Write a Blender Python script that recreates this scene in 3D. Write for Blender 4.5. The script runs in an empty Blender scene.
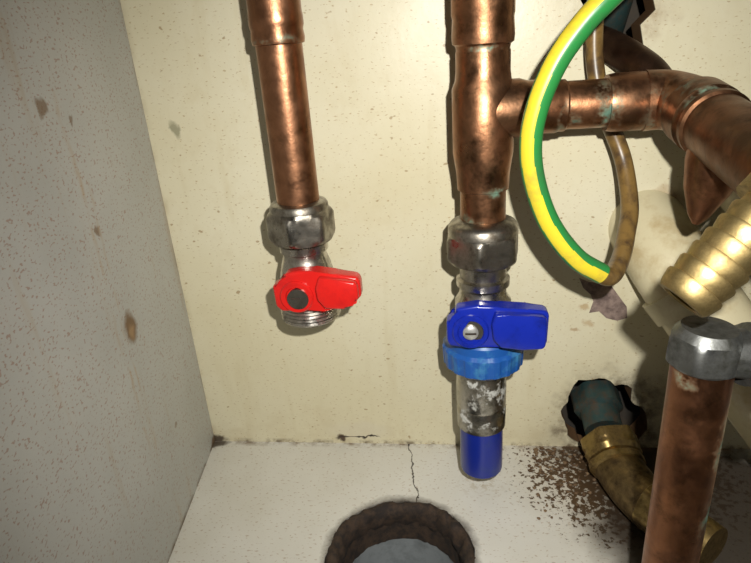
import bpy, bmesh, math, random
from mathutils import Vector, Matrix, noise as mnoise
random.seed(4)
MM=0.001
C=bpy.context.collection
sc=bpy.context.scene
sc.view_settings.view_transform='Standard'
sc.view_settings.look='None'

# ---------------------------------------------------------------- node helper
class N:
    def __init__(s,name):
        s.m=bpy.data.materials.new(name); s.m.use_nodes=True
        s.t=s.m.node_tree; s.b=s.t.nodes['Principled BSDF']
        s.pos=s.t.nodes.new('ShaderNodeNewGeometry').outputs['Position']
    def link(s,a,b): s.t.links.new(a,b)
    def put(s,sock,v):
        if isinstance(v,bpy.types.NodeSocket): s.link(v,sock)
        else:
            if isinstance(v,(tuple,list)) and len(v)==3 and sock.type=='RGBA': v=(*v,1)
            sock.default_value=v
    def math(s,op,a,b=0.0,c=None,clamp=False):
        n=s.t.nodes.new('ShaderNodeMath'); n.operation=op; n.use_clamp=clamp
        s.put(n.inputs[0],a); s.put(n.inputs[1],b)
        if c is not None: s.put(n.inputs[2],c)
        return n.outputs[0]
    def vmath(s,op,a,b=(0,0,0),scale=None):
        n=s.t.nodes.new('ShaderNodeVectorMath'); n.operation=op
        s.put(n.inputs[0],a)
        if op not in('LENGTH','SCALE'): s.put(n.inputs[1],b)
        if scale is not None: s.put(n.inputs['Scale'],scale)
        return n.outputs['Value'] if op in('LENGTH','DISTANCE','DOT_PRODUCT') else n.outputs['Vector']
    def noise(s,scale,detail=3,rough=.5,vec=None,color=False,dist=0):
        n=s.t.nodes.new('ShaderNodeTexNoise'); n.inputs['Scale'].default_value=scale
        n.inputs['Detail'].default_value=detail; n.inputs['Roughness'].default_value=rough
        n.inputs['Distortion'].default_value=dist
        s.link(vec if vec is not None else s.pos,n.inputs['Vector'])
        return n.outputs['Color'] if color else n.outputs['Fac']
    def map(s,v,a,b,c=0.0,d=1.0,smooth=False):
        n=s.t.nodes.new('ShaderNodeMapRange'); n.clamp=True
        if smooth: n.interpolation_type='SMOOTHSTEP'
        s.put(n.inputs[0],v)
        for i,x in enumerate((a,b,c,d)): s.put(n.inputs[i+1],x)
        return n.outputs[0]
    def mix(s,f,a,b,mode='MIX'):
        n=s.t.nodes.new('ShaderNodeMix'); n.data_type='RGBA'; n.blend_type=mode
        s.put(n.inputs[0],f); s.put(n.inputs[6],a); s.put(n.inputs[7],b)
        return n.outputs[2]
    def xyz(s):
        n=s.t.nodes.new('ShaderNodeSeparateXYZ'); s.link(s.pos,n.inputs[0]); return n.outputs
    def warped(s,amp,scale):
        c=s.noise(scale,3,.6,color=True)
        d=s.vmath('SUBTRACT',c,(.5,.5,.5)); d=s.vmath('SCALE',d,scale=amp*2)
        return s.vmath('ADD',s.pos,d)
    def blob(s,c,r,wp,soft=.35):
        """irregular stain: centre c mm, radii r mm"""
        d=s.vmath('SUBTRACT',wp,tuple(x*MM for x in c))
        d=s.vmath('MULTIPLY',d,tuple(1/(x*MM) for x in r))
        l=s.vmath('LENGTH',d)
        return s.map(l,1-soft,1,1,0)
    def bump(s,h,strength=.3,dist=.001):
        n=s.t.nodes.new('ShaderNodeBump'); n.inputs['Strength'].default_value=strength
        n.inputs['Distance'].default_value=dist; s.link(h,n.inputs['Height']); s.link(n.outputs[0],s.b.inputs['Normal'])
    def fin(s,col,rough=.5,metal=0.0,spec=None):
        s.put(s.b.inputs['Base Color'],col); s.put(s.b.inputs['Roughness'],rough); s.put(s.b.inputs['Metallic'],metal)
        if spec is not None: s.b.inputs['Specular IOR Level'].default_value=spec
        return s.m
    def stretch(s,v): return s.vmath('MULTIPLY',s.pos,v)

def specks(n,vec,scale,lo,hi):
    return n.map(n.noise(scale,1.5,.4,vec=vec),lo,hi)

# ---------------------------------------------------------------- wall / floor materials
def m_backwall():
    n=N('cream_laminate'); x,y,z=n.xyz()
    base=n.mix(n.map(n.noise(7,4,.6),.35,.68),(.64,.585,.40),(.71,.67,.51))
    st=n.map(n.noise(1,5,.65,vec=n.stretch((60,60,9))),.55,.75,0,.28)
    base=n.mix(st,base,(.50,.41,.22))
    mott=n.map(n.noise(55,5,.7),.5,.75,0,.35)
    base=n.mix(mott,base,(.56,.48,.29))
    sp=specks(n,n.stretch((420,420,900)),1,.655,.70)
    base=n.mix(n.math('MULTIPLY',sp,.65),base,(.38,.26,.12))
    sp2=specks(n,n.stretch((160,160,240)),1,.72,.75)
    base=n.mix(n.math('MULTIPLY',sp2,.7),base,(.30,.20,.09))
    wp=n.warped(.006,90); wp2=n.warped(.022,45)
    dirt=n.map(n.noise(120,5,.7),.35,.65)
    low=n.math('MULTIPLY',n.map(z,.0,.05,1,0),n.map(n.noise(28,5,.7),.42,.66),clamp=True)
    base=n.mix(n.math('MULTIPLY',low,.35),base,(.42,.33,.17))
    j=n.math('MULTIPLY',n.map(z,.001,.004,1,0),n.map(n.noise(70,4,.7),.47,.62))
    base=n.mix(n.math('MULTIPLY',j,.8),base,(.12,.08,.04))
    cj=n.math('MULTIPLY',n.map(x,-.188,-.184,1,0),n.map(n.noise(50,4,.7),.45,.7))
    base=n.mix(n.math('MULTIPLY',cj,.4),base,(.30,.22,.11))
    for c,r,col,f in [((-170,0,239),(3.5,9,6),(.25,.24,.15),.8),((-188,0,2),(12,20,5),(.05,.03,.02),.9),
                    ((115,0,150),(12,30,16),(.36,.2,.08),.8),((125,0,182),(14,30,9),(.35,.22,.1),.7),((-72,0,12),(28,20,9),(.60,.55,.42),.5),
                    ((-86,0,5),(5,20,3.5),(.08,.05,.03),1),((85,0,112),(4,20,3),(.4,.25,.1),.6),((88,0,100),(5,20,3),(.4,.25,.1),.5),((80,0,96),(3,20,2),(.35,.2,.08),.6)]:
        base=n.mix(n.math('MULTIPLY',n.blob(c,r,wp,.5),f),base,col)
    for c,r,col in [((108,0,22),(48,40,50),(.11,.065,.03)),((108,0,22),(38,40,40),(.045,.028,.018)),((92,0,290),(28,40,30),(.30,.2,.1))]:
        mk=n.math('MULTIPLY',n.blob(c,r,wp2,.6),dirt)
        base=n.mix(n.math('MULTIPLY',mk,.92),base,col)
    cx=n.math('MULTIPLY',n.math('SUBTRACT',n.noise(60,3,.6),.5),.016)
    dd=n.math('ABSOLUTE',n.math('SUBTRACT',n.math('SUBTRACT',z,.006),cx))
    ck=n.math('MULTIPLY',n.map(dd,.0003,.0009,1,0),n.math('MULTIPLY',n.map(x,-.092,-.088),n.map(x,-.06,-.056,1,0)))
    base=n.mix(ck,base,(.03,.02,.015))
    base=n.mix(n.map(y,.0008,.0016),base,(.16,.09,.045))
    n.bump(n.noise(260,3,.6),.12,.0006)
    return n.fin(base,n.map(n.noise(15,3),.3,.7,.32,.5))
def m_leftwall():
    n=N('white_laminate_side'); x,y,z=n.xyz()
    base=n.mix(n.map(n.noise(9,4,.6),.35,.68),(.40,.405,.38),(.48,.485,.46))
    sp=specks(n,n.stretch((500,500,900)),1,.61,.66)
    base=n.mix(n.math('MULTIPLY',sp,.6),base,(.29,.15,.10))
    st=n.map(n.noise(1,4,.6,vec=n.stretch((30,75,9))),.58,.74,0,.4)
    base=n.mix(st,base,(.38,.27,.15))
    wp=n.warped(.004,110)
    for c,r,f in [((-178,-86,145),(40,9,11),.95),((-175,-114,267),(40,5.5,5),.8),((-177,-95,204),(40,3.5,3.5),.75),((-177,-92,258),(40,2.5,2.5),.7),
                  ((-188,-2,2),(20,6,5),.85),((-183,-60,60),(40,3,2),.6)]:
        base=n.mix(n.math('MULTIPLY',n.blob(c,r,wp,.45),f),base,(.15,.075,.025))
    base=n.mix(n.math('MULTIPLY',n.blob((-178,-86,143),(40,5,6),wp,.6),.8),base,(.34,.21,.10))
    # faint rust run under the knot and mid panel
    for yy,a,b_,w_ in [(-.100,.06,.30,.0025),(-.092,.05,.24,.0018)]:
        q=n.math('ABSOLUTE',n.math('SUBTRACT',n.math('SUBTRACT',y,yy),n.math('MULTIPLY',n.math('SUBTRACT',n.noise(18,3,.6),.5),.02)))
        mk=n.math('MULTIPLY',n.map(q,0,w_,1,0),n.math('MULTIPLY',n.map(z,a,a+.03),n.map(z,b_-.03,b_,1,0)))
        base=n.mix(n.math('MULTIPLY',mk,n.map(n.noise(60,4,.6),.4,.65,0,.55)),base,(.38,.23,.10))
    j=n.math('MULTIPLY',n.map(z,.001,.004,1,0),n.map(n.noise(60,4,.7),.42,.6))
    base=n.mix(j,base,(.12,.08,.045))
    j=n.math('MULTIPLY',n.map(y,-.004,-.001,0,1),n.map(n.noise(60,4,.7),.42,.6))
    base=n.mix(n.math('MULTIPLY',j,.5),base,(.25,.19,.11))
    n.bump(n.noise(300,3,.6),.1,.0005)
    return n.fin(base,.42)
def m_floor():
    n=N('speckled_shelf_laminate'); x,y,z=n.xyz()
    base=n.mix(n.map(n.noise(9,4,.6),.35,.68),(.60,.58,.51),(.70,.69,.64))
    sp=specks(n,n.stretch((420,700,500)),1,.64,.69)
    base=n.mix(n.math('MULTIPLY',sp,.5),base,(.32,.2,.11))
    wp=n.warped(.012,60); wp2=n.warped(.014,45)
    dirt=n.map(n.noise(240,4,.7),.50,.55)
    big=n.blob((118,-28,0),(90,78,60),wp2,.9)
    thr=n.math('SUBTRACT',.64,n.math('MULTIPLY',big,.36))
    dm=n.map(n.math('SUBTRACT',n.noise(260,4,.65),thr),0,.03)
    base=n.mix(n.math('MULTIPLY',big,.6),base,(.34,.25,.14))
    base=n.mix(n.math('MULTIPLY',dm,n.map(big,0,.1)),base,(.085,.048,.022))
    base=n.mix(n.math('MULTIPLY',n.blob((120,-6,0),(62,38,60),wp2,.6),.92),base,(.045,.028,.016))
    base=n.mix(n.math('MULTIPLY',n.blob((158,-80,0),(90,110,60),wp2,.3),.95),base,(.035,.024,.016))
    base=n.mix(n.math('MULTIPLY',n.blob((17,-40,0),(22,16,60),wp,.8),n.math('MULTIPLY',dirt,.5)),base,(.40,.32,.2))
    base=n.mix(n.math('MULTIPLY',n.blob((-34.5,-102,0),(49,49,60),n.warped(.004,120),.14),.95),base,(.04,.026,.018))
    j=n.math('MULTIPLY',n.map(y,-.006,-.001,0,1),n.map(n.noise(60,4,.7),.44,.6))
    base=n.mix(n.math('MULTIPLY',j,.8),base,(.16,.10,.05))
    base=n.mix(n.math('MULTIPLY',n.blob((-186,-2,0),(11,6,60),wp,.5),.9),base,(.07,.05,.03))
    cx=n.math('MULTIPLY',n.math('SUBTRACT',n.noise(55,4,.6),.5),.016)
    lx=n.math('MULTIPLY_ADD',y,-.16,-.035)
    dd=n.math('ABSOLUTE',n.math('SUBTRACT',n.math('SUBTRACT',x,lx),cx))
    ck=n.math('MULTIPLY',n.map(dd,.0002,.0007,1,0),n.map(y,-.062,-.06))
    base=n.mix(ck,base,(.03,.02,.015))
    base=n.mix(n.map(z,-.0018,-.0008,1,0),base,(.05,.032,.02))
    n.bump(n.noise(280,3,.6),.12,.0006)
    return n.fin(base,.4)

# ---------------------------------------------------------------- object materials
def m_copper(name,a=(.40,.195,.105),b=(.23,.11,.06),spots=(),rough=.31,grime=.5,vamt=.6):
    n=N(name)
    f=n.map(n.noise(45,5,.65,dist=.6),.36,.66)
    base=n.mix(f,a,b)
    g=n.map(n.noise(110,5,.7),.52,.70,0,grime)
    base=n.mix(g,base,(.07,.04,.02))
    metal=1.0; ver=None
    wp=n.warped(.005,140)
    for c,r in spots:
        m=n.math('MULTIPLY',n.blob(c,r,wp,.6),n.map(n.noise(130,4,.65),.44,.58))
        ver=m if ver is None else n.math('MAXIMUM',ver,m)
    rr=n.map(n.noise(80,4,.6),.3,.7,rough-.06,rough+.2)
    if ver is not None:
        ver=n.math('MULTIPLY',ver,vamt)
        base=n.mix(ver,base,n.mix(n.map(n.noise(170,3),.4,.65),(.035,.14,.105),(.14,.27,.20)))
        metal=n.map(ver,0,1,1,0); rr=n.math('MAXIMUM',rr,n.math('MULTIPLY',ver,.7))
    n.bump(n.noise(160,4,.6),.28,.0008)
    return n.fin(base,rr,metal)
def m_metal(name,a,b,rough=.3,metal=1.0,scale=120):
    n=N(name)
    base=n.mix(n.map(n.noise(scale,5,.7),.42,.66),a,b)
    n.bump(n.noise(scale*1.6,4,.65),.25,.0006)
    return n.fin(base,n.map(n.noise(scale,3),.3,.7,rough-.08,rough+.18),metal)
def m_plastic(name,a,b,rough=.3,lo=.5,hi=.7,scale=70):
    n=N(name)
    base=n.mix(n.map(n.noise(scale,5,.7),lo,hi),a,b)
    n.bump(n.noise(150,3,.6),.12,.0005)
    return n.fin(base,rough)
def m_sleeve():
    n=N('limescaled_nickel')
    base=n.mix(n.map(n.noise(120,5,.7),.42,.66),(.48,.46,.42),(.20,.19,.16))
    sc_=n.map(n.noise(90,5,.7),.54,.62)
    base=n.mix(n.math('MULTIPLY',sc_,.8),base,(.55,.56,.53))
    n.bump(n.noise(190,4,.65),.35,.0008)
    return n.fin(base,n.math('MULTIPLY_ADD',sc_,.35,.28),n.map(sc_,0,1,1,.1))

COP=m_copper('copper',spots=[((-85,-57,200),(20,20,3)),((-85,-57,286),(20,16,2))],grime=.35)
COPR=m_copper('copper_flux_stained',a=(.37,.175,.09),b=(.19,.10,.055),grime=.75,rough=.32,vamt=.85,
    spots=[((28,-59,206),(14,12,4)),((10,-59,190),(9,12,4)),((17,-60,276),(16,8,2)),((76,-52,246),(7,16,16)),((58,-52,240),(6,14,14)),((100,-50,244),(12,20,16)),((108,-62,244),(12,12,12)),((112,-82,236),(20,3,20))])
COPD=m_copper('copper_old',a=(.40,.18,.09),b=(.22,.10,.055),grime=.6,rough=.32,vamt=.85,
    spots=[((96,-176,140),(5,12,18)),((95,-176,105),(4,12,12)),((78,-180,168),(7,12,5)),((94,-176,75),(5,12,7))])
COPE=m_copper('copper_tarnished',a=(.26,.125,.065),b=(.13,.07,.04),grime=.75,rough=.36,vamt=.8,
    spots=[((112,-84,250),(20,4,20)),((106,-70,250),(12,8,10))])
COPK=m_copper('copper_blackened',a=(.12,.065,.04),b=(.06,.035,.025),grime=.7,rough=.45)
NICK=m_metal('nickel_plate',(.52,.49,.44),(.24,.22,.19),.26)
NICKD=m_metal('nickel_dull',(.36,.335,.29),(.13,.11,.085),.34)
SLV=m_sleeve()
ZINC=m_metal('grey_zinc',(.20,.205,.20),(.07,.07,.06),.5)
BRASS=m_metal('aged_brass',(.40,.30,.13),(.18,.13,.055),.45)
BRASSN=m_metal('brown_brass',(.40,.29,.12),(.15,.10,.045),.38)
BRASSD=m_metal('dark_brass',(.24,.17,.08),(.08,.055,.03),.42)
SCREW=m_metal('screw_steel',(.55,.55,.53),(.3,.3,.3),.35,.6)
RED=m_plastic('red_enamel',(.62,.015,.012),(.48,.012,.012),.25)
BLUE=m_plastic('blue_enamel',(.008,.022,.33),(.006,.015,.20),.22)
LBLUE=m_plastic('faded_blue_plastic',(.010,.085,.34),(.05,.22,.42),.38,.5,.7,90)
TUBE=m_plastic('blue_tube_plastic',(.006,.020,.24),(.01,.03,.20),.3)
GREEN=m_plastic('green_insulation',(.02,.20,.045),(.035,.15,.045),.35)
YELL=m_plastic('yellow_insulation',(.66,.52,.03),(.48,.36,.04),.35)
BROWNC=m_plastic('brown_stained_insulation',(.20,.12,.035),(.07,.04,.018),.35,.42,.62,90)
CREAM=m_plastic('cream_pvc',(.60,.54,.36),(.44,.34,.18),.35,.48,.7,35)
GREY=m_plastic('grey_plastic',(.24,.26,.27),(.16,.175,.18),.5)
CHAR=m_plastic('crumbly_burnt_edge',(.018,.012,.009),(.05,.03,.018),.85,.4,.6,160)
DARK=m_plastic('dark_masonry',(.04,.036,.032),(.08,.06,.04),.9,.4,.7,40)
CHIP=m_plastic('exposed_board',(.27,.20,.17),(.13,.09,.08),.8,.42,.6,120)
TEAL=m_metal('corroded_teal_metal',(.03,.065,.065),(.08,.055,.035),.5,.5)

# ---------------------------------------------------------------- mesh helpers (all in mm, world)
def finish(name,bm,mats,parent=None,angle=35,smooth=True):
    bmesh.ops.recalc_face_normals(bm,faces=bm.faces)
    me=bpy.data.meshes.new(name); bm.to_mesh(me); bm.free()
    for v in me.vertices: v.co*=MM
    c=sum((v.co for v in me.vertices),Vector())/len(me.vertices)
    for v in me.vertices: v.co-=c
    for m in (mats if isinstance(mats,(list,tuple)) else [mats]): me.materials.append(m)
    if smooth:
        me.shade_smooth(); me.set_sharp_from_angle(angle=math.radians(angle))
    o=bpy.data.objects.new(name,me); C.objects.link(o)
    if parent is not None:
        o.parent=parent; o.location=c-parent.location
    else: o.location=c
    return o
def group(name,loc):
    e=bpy.data.objects.new(name,None); e.empty_display_size=.01; C.objects.link(e)
    e.location=Vector(loc)*MM; return e
def frame(d):
    d=Vector(d).normalized(); up=Vector((0,0,1)) if abs(d.z)<.9 else Vector((0,-1,0))
    a=up.cross(d).normalized(); return d,a,d.cross(a)
def lathe(name,p0,d,prof,mat,parent,seg=64,hexr=None,angle=35,capstart=True,capend=True,lobes=None,rot=0,jit=0):
    d,a,b=frame(d); p0=Vector(p0); bm=bmesh.new(); rows=[]
    for t,r in prof:
        row=[]
        for i in range(seg):
            th=2*math.pi*i/seg+rot; rr=r
            if hexr:
                k=(th-rot)%(math.pi/3)-math.pi/6; rr=min(r,hexr*math.cos(math.pi/6)/math.cos(k))
            if lobes: rr=r*(1+lobes[1]*(1 if math.sin(lobes[0]*th)>0 else 0)) if r>lobes[2] else r
            p=p0+d*t+(a*math.cos(th)+b*math.sin(th))*rr
            if jit: p+=mnoise.noise_vector(p*.25)*jit
            row.append(bm.verts.new(p))
        rows.append(row)
    for r0,r1 in zip(rows,rows[1:]):
        for i in range(seg): bm.faces.new((r0[i],r0[(i+1)%seg],r1[(i+1)%seg],r1[i]))
    if capstart: bm.faces.new(rows[0])
    if capend: bm.faces.new(rows[-1])
    return finish(name,bm,mat,parent,angle)
def spline(pts,n=10):
    P=[Vector(p) for p in pts]; P=[P[0]*2-P[1]]+P+[P[-1]*2-P[-2]]; out=[]
    for i in range(1,len(P)-2):
        for k in range(n):
            t=k/n; a,b,c,d=P[i-1:i+3]
            out.append(.5*((2*b)+(c-a)*t+(2*a-5*b+4*c-d)*t*t+(3*b-a-3*c+d)*t**3))
    out.append(P[-2]); return out
def sweep(name,pts,r,mats,parent,seg=32,n=10,matfn=None,raw=False,inner=None):
    path=pts if raw else spline(pts,n); bm=bmesh.new(); rows=[]
    path=[Vector(p) for p in path]
    T=[(path[min(i+1,len(path)-1)]-path[max(i-1,0)]).normalized() for i in range(len(path))]
    a=frame(T[0])[1]
    for i,p in enumerate(path):
        a=(a-T[i]*a.dot(T[i])).normalized(); b=T[i].cross(a)
        rr=r(i/(len(path)-1)) if callable(r) else r
        rows.append([bm.verts.new(p+(a*math.cos(2*math.pi*k/seg)+b*math.sin(2*math.pi*k/seg))*rr) for k in range(seg)])
    for i,(r0,r1) in enumerate(zip(rows,rows[1:])):
        for k in range(seg):
            f=bm.faces.new((r0[k],r0[(k+1)%seg],r1[(k+1)%seg],r1[k]))
            if matfn: f.material_index=matfn(i/(len(rows)-1),k/seg)
    bm.faces.new(rows[0]); bm.faces.new(rows[-1])
    return finish(name,bm,mats,parent,50)
def prism(name,outline,y0,y1,mat,parent,bev=1.5,taper=1.0,origin=(0,0)):
    """outline (x,z) extruded between y0 and y1"""
    bm=bmesh.new()
    A=[bm.verts.new((x,y0,z)) for x,z in outline]
    B=[bm.verts.new((origin[0]+(x-origin[0])*taper,y1,origin[1]+(z-origin[1])*taper)) for x,z in outline]
    n=len(A)
    bm.faces.new(A); bm.faces.new(B[::-1])
    for i in range(n): bm.faces.new((A[i],A[(i+1)%n],B[(i+1)%n],B[i]))
    if bev: bmesh.ops.bevel(bm,geom=[e for e in bm.edges],offset=bev,segments=4,affect='EDGES',profile=.5,clamp_overlap=True)
    return finish(name,bm,mat,parent,40)
def box(name,lo,hi,mat,parent=None,div=0):
    bm=bmesh.new(); bmesh.ops.create_cube(bm,size=1)
    for v in bm.verts: v.co=Vector([lo[i]+(v.co[i]+.5)*(hi[i]-lo[i]) for i in range(3)])
    return finish(name,bm,mat,parent,smooth=False)
def ragged(c,rx,rz,n=46,amp=.22,seed=0,sq=1.0):
    out=[]
    for i in range(n):
        a=2*math.pi*i/n
        k=1+amp*mnoise.noise(Vector((math.cos(a)*2.2+seed,math.sin(a)*2.2,seed*.7)))*1.6+amp*.5*random.uniform(-1,1)*.6
        out.append((c[0]+math.cos(a)*rx*k,c[1]+math.sin(a)*rz*k))
    return out
def cutter(outline,axis,lo,hi):
    bm=bmesh.new()
    mk=(lambda p,h:(p[0],h,p[1])) if axis=='y' else (lambda p,h:(p[0],p[1],h))
    A=[bm.verts.new(mk(p,lo)) for p in outline]; B=[bm.verts.new(mk(p,hi)) for p in outline]; n=len(A)
    bm.faces.new(A); bm.faces.new(B)
    for i in range(n): bm.faces.new((A[i],A[(i+1)%n],B[(i+1)%n],B[i]))
    return finish('cut',bm,CHAR,None,smooth=False)
def cut(o,cutters):
    for c in cutters:
        m=o.modifiers.new('b','BOOLEAN'); m.operation='DIFFERENCE'; m.solver='EXACT'; m.object=c
    bpy.context.view_layer.update()
    dg=bpy.context.evaluated_depsgraph_get()
    me=bpy.data.meshes.new_from_object(o.evaluated_get(dg)); o.modifiers.clear(); o.data=me
    for c in cutters: bpy.data.objects.remove(c,do_unlink=True)

# ---------------------------------------------------------------- room shell
wb=box('wall_back',(-215,0,-18),(262,18,620),m_backwall())
hole_top=[(72,330),(74,305),(70,296),(76,286),(71,277),(80,271),(86,262),(93,266),(99,263),(106,268),(103,280),(110,287),(106,299),(112,312),(109,330)]
hole_low=ragged((102,26),27,30,44,.20,3.3)
cut(wb,[cutter(hole_top,'y',-10,30),cutter(hole_low,'y',-10,30)])
bm=bmesh.new()
pl=[(-188,0),(-115,-620),(-133,-622),(-206,0)]
A=[bm.verts.new((x,y,-18)) for x,y in pl]; B=[bm.verts.new((x,y,620)) for x,y in pl]
bm.faces.new(A); bm.faces.new(B)
for i in range(4): bm.faces.new((A[i],A[(i+1)%4],B[(i+1)%4],B[i]))
finish('wall_left',bm,m_leftwall(),None,smooth=False)
box('wall_right',(262,-620,-18),(280,18,620),bpy.data.materials['white_laminate_side'])
fl=box('floor',(-210,-620,-18),(262,0,0),m_floor())
hc=(-34.5,-102)
cut(fl,[cutter(ragged(hc,44,44,80,.035,1.2),'z',-30,10)])
box('wall_masonry',(-215,70,-160),(262,85,620),DARK)
box('floor_subfloor',(-215,-620,-175),(262,70,-160),DARK)

# crumbly ring round the drain hole + grey waste socket below
g=group('drain_hole_liner',(hc[0],hc[1],-10))
bm=bmesh.new(); rows=[]
for j in range(15):
    ph=2*math.pi*j/15; row=[]
    for i in range(120):
        th=2*math.pi*i/120; R=41.5+5.0*math.cos(ph); z=-8+9.0*math.sin(ph)
        p=Vector((hc[0]+R*math.cos(th),hc[1]+R*math.sin(th),z))
        p+=mnoise.noise_vector(p*.16)*2.0+mnoise.noise_vector(p*.5)*.9
        row.append(bm.verts.new(p))
    rows.append(row)
for j in range(15):
    for i in range(120):
        r0,r1=rows[j],rows[(j+1)%15]; bm.faces.new((r0[i],r0[(i+1)%120],r1[(i+1)%120],r1[i]))
finish('crumbly_edge',bm,CHAR,g,80)
lathe('burnt_collar',(hc[0],hc[1],-8),(0,0,-1),[(0,43),(0,38.5),(18,36.5),(18,43)],CHAR,g,96,capstart=False,capend=False,jit=1.2)
lathe('grey_waste_socket',(hc[0],hc[1],-26),(0,0,-1),[(0,43),(0,37.5),(35,36),(35,0.5)],GREY,g,96,capstart=False,capend=True)

# debris crumbs in the dirty corner (one object)
bm=bmesh.new(); rnd=random.Random(9)
for i in range(170):
    x=50+abs(rnd.gauss(0,1))*26; y=-3-abs(rnd.gauss(0,1))*26
    if x>150: continue
    s=rnd.uniform(.5,1.7)
    r=bmesh.ops.create_icosphere(bm,subdivisions=1,radius=s)
    for v in r['verts']:
        v.co=Vector((v.co.x*rnd.uniform(.7,1.4),v.co.y*rnd.uniform(.7,1.3),v.co.z*.6))+Vector((x,y,s*.45))
finish('debris_crumbs',bm,m_plastic('brown_crumbs',(.09,.05,.025),(.20,.13,.07),.9,.45,.6,150),None,10)

# peeled patch of laminate showing board
bm=bmesh.new()
pts=[(80,133),(86,130),(92,129),(97,132),(101,126),(106,119),(111,112),(112,104),(106,102),(99,104),(94,109),(88,108),(90,116),(88,121),(83,126)]
A=[bm.verts.new((x,-.5,z)) for x,z in pts]; B=[bm.verts.new((x,.5,z)) for x,z in pts]
bm.faces.new(A); bm.faces.new(B)
for i in range(len(A)): bm.faces.new((A[i],A[(i+1)%len(A)],B[(i+1)%len(A)],B[i]))
finish('peeled_laminate_patch',bm,CHIP,None,smooth=False)

# ---------------------------------------------------------------- left pipe + red valve
LX,PY=-85,-45
g=group('copper_pipe',(LX,PY,300))
lathe('pipe',(LX,PY,190),(0,0,1),[(0,11.9),(105,11.9)],COP,g)
lathe('soldered_coupler',(LX,PY,284),(0,0,1),[(0,11.9),(.5,13.2),(3,13.6),(7,13.1),(9,13.7),(13,13.7),(15,13.4),(320,13.4)],COP,g)

def nut(name,x,y,z0,z1,R,parent,mat,flats=None):
    h=z1-z0
    return lathe(name,(x,y,z0),(0,0,1),[(0,R*.90),(h*.10,R*.98),(h*.18,R*1.02),(h*.75,R*1.02),(h*.86,R*.96),(h*.95,R*.88),(h,R*.78)],mat,parent,96,hexr=R*1.04,angle=25,rot=.35)
def thread(name,x,y,z0,z1,R,parent,mat,inner=None,pitch=2.2):
    prof=[];z=0;h=z1-z0
    while z<h:
        prof+=[(z,R-.8),(z+pitch*.5,R)]; z+=pitch
    prof.append((h,R-.8))
    if inner: prof=[(8,.5),(8,inner),(-.3,inner),(-.3,R-.9)]+prof
    return lathe(name,(x,y,z0),(0,0,1),prof,mat,parent,72,angle=20,capstart=bool(inner),capend=True)

g=group('isolation_valve',(LX,PY,155))
nut('compression_nut',LX,PY,180,199,19.0,g,NICKD)
lathe('olive_collar',(LX,PY,197),(0,0,1),[(0,16.5),(3.5,16.5),(5,15.5),(6,12.2)],NICKD,g)
lathe('valve_body',(LX,PY,138),(0,0,1),[(0,14),(3,15.5),(8,16),(20,16),(27,14.5),(31,13.2),(33,12.6),(35,12.6),(36,14),(40,14),(41,12.4),(44,12.4)],NICK,g,72,angle=30)
thread('threaded_outlet',LX-.5,PY,131.5,146,18,g,NICK,inner=14.5)
lathe('spindle',(LX,PY-10,154),(0,-1,0),[(0,8),(12,8),(12,6),(17,6)],NICK,g)
LZ=154.5
red=[(-14.5,6.7),(-8.5,8.6),(-6.6,13.6),(1,15),(10,14.6),(21,12.8),(33.2,10.8),(35,8),(35,-1.2),(31,-3.6),(27,-8.0),(13,-7.8),(2,-9.7),(-11,-9.2),(-14,-6)]
red=[(LX+x,LZ+z) for x,z in red]
prism('lever_plate',red,-60,-69,RED,g,1.6)
wing=[(LX+x,LZ+z) for x,z in [(13,12.6),(20,11.4),(32.5,9.6),(34,7),(34,-1),(30,-3),(26,-6.8),(15,-6.4),(11,-1),(10.5,6)]]
prism('lever_wing',wing,-66,-73,RED,g,2.4)
lathe('lever_hub',(LX-1,-66,LZ),(0,-1,0),[(0,9.5),(4,9.5),(5,8.7),(5,6.2),(3.6,5.6),(3.6,.3)],RED,g,48)
lathe('lever_screw',(LX-1,-69,LZ),(0,-1,0),[(0,3.6),(2.0,3.6),(2.8,2.8),(3,0.3)],SCREW,g,32)
box('screw_slot',(LX-3.6,-72.2,LZ-.5),(LX+1.6,-71.9,LZ+.5),CHAR,g)

# ---------------------------------------------------------------- right pipe, tee and branch
RX=17
g=group('copper_tee_pipe',(RX,PY,246))
lathe('drop_pipe',(RX,PY,182),(0,0,1),[(0,12.2),(30,12.2)],COPR,g)
lathe('tee_body',(RX,PY,205),(0,0,1),[(0,12.2),(.6,13.6),(8,13.9),(12,14.4),(20,15.6),(52,15.6),(56,14),(60,13.5),(69,13.5),(70,13.1),(72,13.5),(73,15),(76,15.3),(84,14.8),(86,15.2),(300,15.2)],COPR,g,72)
lathe('branch_socket',(RX,PY,246),(1,0,0),[(0,14.6),(18,14.4),(22,13.2),(36,13.2),(37,12.6),(40,12.6),(41,11.7),(60,11.7),(60,13.4),(63,14),(84,14),(86,13)],COPR,g,72)
path=spline([(95,-45,246),(104,-46,246),(109,-52,245),(111.5,-62,243.5),(113,-78,240)],8)
sweep('elbow',path,lambda t:14.5-.6*math.sin(t*math.pi),COPR,g,48,raw=True)
lathe('elbow_socket',(112.2,-66,242.8),(2.4,-65,-10.5),[(0,13.4),(.5,15.6),(14,15.6),(15,14.6),(17,14.2),(19,15.2),(22,15.2),(23,14),(82,14)],COPE,g,64)
lathe('elbow_down_branch',(115,-92,236),(-.14,.06,-1),[(0,13),(12,12.2),(24,9.5),(36,4.5),(40,1.5)],COPD,g,48)
sweep('wall_pipe',[(66,36,280),(85,4,272),(100,-22,260),(106,-36,250)],8.5,COPK,g,32)
sweep('feed_through',[(96,60,262),(92,20,284),(96,10,320),(98,8,380)],9,TEAL,g,32)

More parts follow.
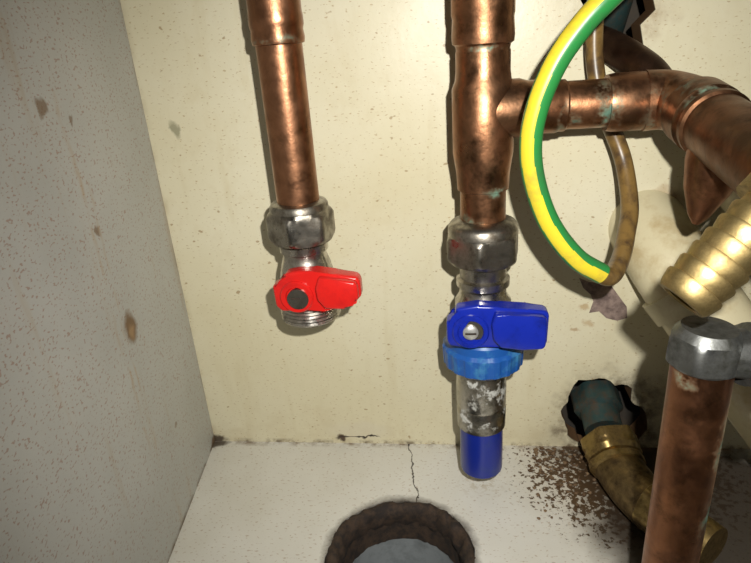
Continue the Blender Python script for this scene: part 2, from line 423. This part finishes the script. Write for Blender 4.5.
# ---------------------------------------------------------------- blue valve
g=group('isolation_valve',(RX,PY,135))
nut('compression_nut',RX,PY,164.5,183,20.6,g,NICKD)
lathe('olive_collar',(RX,PY,181),(0,0,1),[(0,19.2),(4,19),(6,17.5),(8,12.6)],NICKD,g)
lathe('valve_body',(RX,PY,112),(0,0,1),[(0,14),(6,16),(28,16),(32,13.6),(36,13),(38,15),(42,15),(43,13),(54,13)],NICK,g,72,angle=30)
lathe('spindle',(RX-5,PY-10,134),(0,-1,0),[(0,8.5),(12,8.5),(12,6),(17,6)],NICK,g)
bl=[(-13,6.1),(-8.8,8),(-7.6,13.6),(4,15.4),(15.7,14),(30,12.8),(39.5,11.6),(41.5,9.5),(41,-8),(39,-10),(27,-10.8),(13,-9.8),(-.5,-11),(-11.6,-9),(-12.8,-6)]
HX=9; HZ=132.6
bl=[(HX+x,HZ+z) for x,z in bl]
prism('lever_plate',bl,-62,-71,BLUE,g,1.6)
wing=[(HX+x,HZ+z) for x,z in [(13,12.4),(20,11.8),(30,11.2),(38.6,10.2),(40,8),(39.6,-7),(38,-9),(27,-9.6),(16,-8),(12,-3),(11,6)]]
prism('lever_wing',wing,-68,-76,BLUE,g,2.6)
lathe('lever_hub',(HX,-68,HZ),(0,-1,0),[(0,10),(4,10),(5,9.2),(5,7.2),(3.6,6.6),(3.6,.3)],BLUE,g,48)
lathe('lever_screw',(HX,-71,HZ),(0,-1,0),[(0,4.2),(2.0,4.2),(2.8,3.2),(3,0.3)],SCREW,g,32)
box('screw_slot',(HX-3,-74.2,HZ-.5),(HX+3,-73.9,HZ+.5),CHAR,g)

g=group('hose_stub',(RX-1,PY,60))
lathe('coupling_nut',(RX,PY,97),(0,0,1),[(0,18),(1,21),(3,23),(14,23.6),(16,22),(21,21.8),(23.5,20),(24,14)],LBLUE,g,144,lobes=(18,.025,22.2),angle=28)
lathe('crimp_sleeve',(RX-1,PY,53),(0,0,1),[(0,13.6),(1,15),(14,15.2),(15,14.6),(17,14.6),(18,15.2),(30,15.2),(40,14.8),(46,14)],SLV,g,64)
lathe('blue_tube',(RX-1,PY,19),(0,0,1),[(6,.5),(6,10.6),(.6,10.8),(0,11.8),(.6,13.2),(2,13.5),(40,13.5)],TUBE,g,64)

# ---------------------------------------------------------------- earth cable
g=group('earth_cable',(50,-85,230))
cp=[(92,-82,318),(76,-88,303),(63,-90,291.7),(54.6,-90,283.2),(45,-90,269.6),(38,-90,252.6),(35.4,-90,235.6),(38,-90,217.5),(45.5,-90,198.2),(58,-90,181.4),(71,-88,172)]
def stripe(t,k):
    tw=.11-.17*t; return 1 if ((k-tw)%1.0)<.20 else 0
sweep('green_yellow_sheath',cp,5.0,[GREEN,YELL],g,seg=80,n=14,matfn=stripe)
cp2=[(69,-88.6,172.8),(77,-82,168.5),(85.5,-66,172),(91,-52,180),(95.4,-38,191),(94,-24,211.9),(86,-19,233),(79,-18,252),(76,-14,280),(78,-12,330)]
sweep('stained_sheath',cp2,4.6,BROWNC,g,seg=32,n=12)

# ---------------------------------------------------------------- brass hose barb
p1=Vector((69,-187,204)); dirb=Vector((19,5.5,20)).normalized()
g=group('brass_hose_tail',p1*1.0)
prof=[(12,.5),(12,5.2),(.6,5.4),(0,6),(.2,7.6),(1.2,8.4)]
t=1.2
for i in range(6):
    prof+=[(t+1.2,8.8),(t+4.2,9.5),(t+5.0,9.3),(t+5.3,8.4)]; t+=5.3
prof+=[(t+3,8.4),(t+3.2,11.5),(t+11,11.5),(t+12,9.5),(t+30,9.5)]
lathe('barbed_tail',p1,dirb,prof,BRASS,g,56,angle=30)

# ---------------------------------------------------------------- riser pipe with zinc fitting
QX,QY=87,-168
g=group('copper_riser_pipe',(QX,QY,90))
lathe('pipe',(QX,QY,0),(0,0,1),[(0,10.3),(176,10.3)],COPD,g,64)
g=group('zinc_pipe_union',(QX+12,QY,176))
lathe('union_nut',(QX-.5,QY,170),(.05,0,1),[(0,10.5),(1,11.8),(4,12.2),(10,12.2),(12,11.4),(15,9)],ZINC,g,96,hexr=12.7,angle=25)
lathe('side_arm',(QX,QY-2,176),(1,0.1,-.10),[(0,8),(12,9),(13,11),(22,11.5),(24,10),(60,10)],ZINC,g,64,angle=30,jit=1.0)
lathe('clamp_screw',(QX+17,QY-10,168),(.3,0.1,-1),[(i*1.0,4.2 if i%2 else 3.4) for i in range(16)],ZINC,g,32,angle=20)

# ---------------------------------------------------------------- cream waste pipe
g=group('plastic_waste_pipe',(130,-35,130))
sweep('pipe',[(114,24,172),(119,2,164),(134,-28,138),(172,-58,84),(215,-92,26),(226,-100,12)],23,CREAM,g,64,12)
lathe('collar',(132,-26,140),(30,-22,-38),[(0,23),(0,25.5),(14,25.5),(14,23)],CREAM,g,64)
g=group('plastic_overflow_pipe',(150,-30,150))
sweep('pipe',[(158,30,215),(158,-10,208),(168,-30,190),(197,-45,150),(235,-60,80)],20,CREAM,g,64,12)

# ---------------------------------------------------------------- brass fitting on floor
g=group('brass_compression_elbow',(98,-45,20))
lathe('inlet_nut',(98,12,40),(.05,-1,-.42),[(0,13),(2,16.5),(16,16.5),(18,13),(24,12.5),(32,12.5)],TEAL,g,96,hexr=17.6,angle=25)
lathe('brass_nut',(101,-22,25.5),(.10,-1,-.38),[(0,15),(1.5,18.6),(8,19),(9,17.6),(11,17.6),(12.5,18.6),(16,17),(17,15),(18,17.5),(22,17.5),(24,14)],BRASSN,g,96,hexr=19.4,angle=25)
sweep('elbow_body',[(103,-42,18),(106,-54,17),(110,-66,16.5),(117,-80,16.5),(127,-94,16.5)],lambda t:15.2-.8*t,BRASSD,g,48)
lathe('outlet_nut',(113,-73,17.6),(.60,-.80,-.0),[(0,14),(1,16.4),(11,16.4),(13,14),(40,12)],BRASSN,g,96,hexr=17.2,angle=25)

# ---------------------------------------------------------------- camera & light
cd=bpy.data.cameras.new('camera'); co=bpy.data.objects.new('camera',cd); C.objects.link(co)
cd.sensor_width=36; cd.lens=590/751*36; cd.clip_start=.005
co.location=(0,-.36,.2861); co.rotation_euler=(1.17195,.07031,.11193); sc.camera=co
ld=bpy.data.lights.new('phone_flash','SPOT'); lo=bpy.data.objects.new('phone_flash',ld); C.objects.link(lo)
ld.energy=6.6; ld.color=(1,.97,.90); ld.shadow_soft_size=.003; ld.spot_size=math.radians(106); ld.spot_blend=1
lo.location=(.024,-.352,.312)
tgt=Vector((.01,0,.14)); lo.rotation_euler=(tgt-lo.location).to_track_quat('-Z','Y').to_euler()
w=bpy.data.worlds.new('world'); sc.world=w; w.use_nodes=True
w.node_tree.nodes['Background'].inputs[0].default_value=(.75,.8,.85,1); w.node_tree.nodes['Background'].inputs[1].default_value=.05
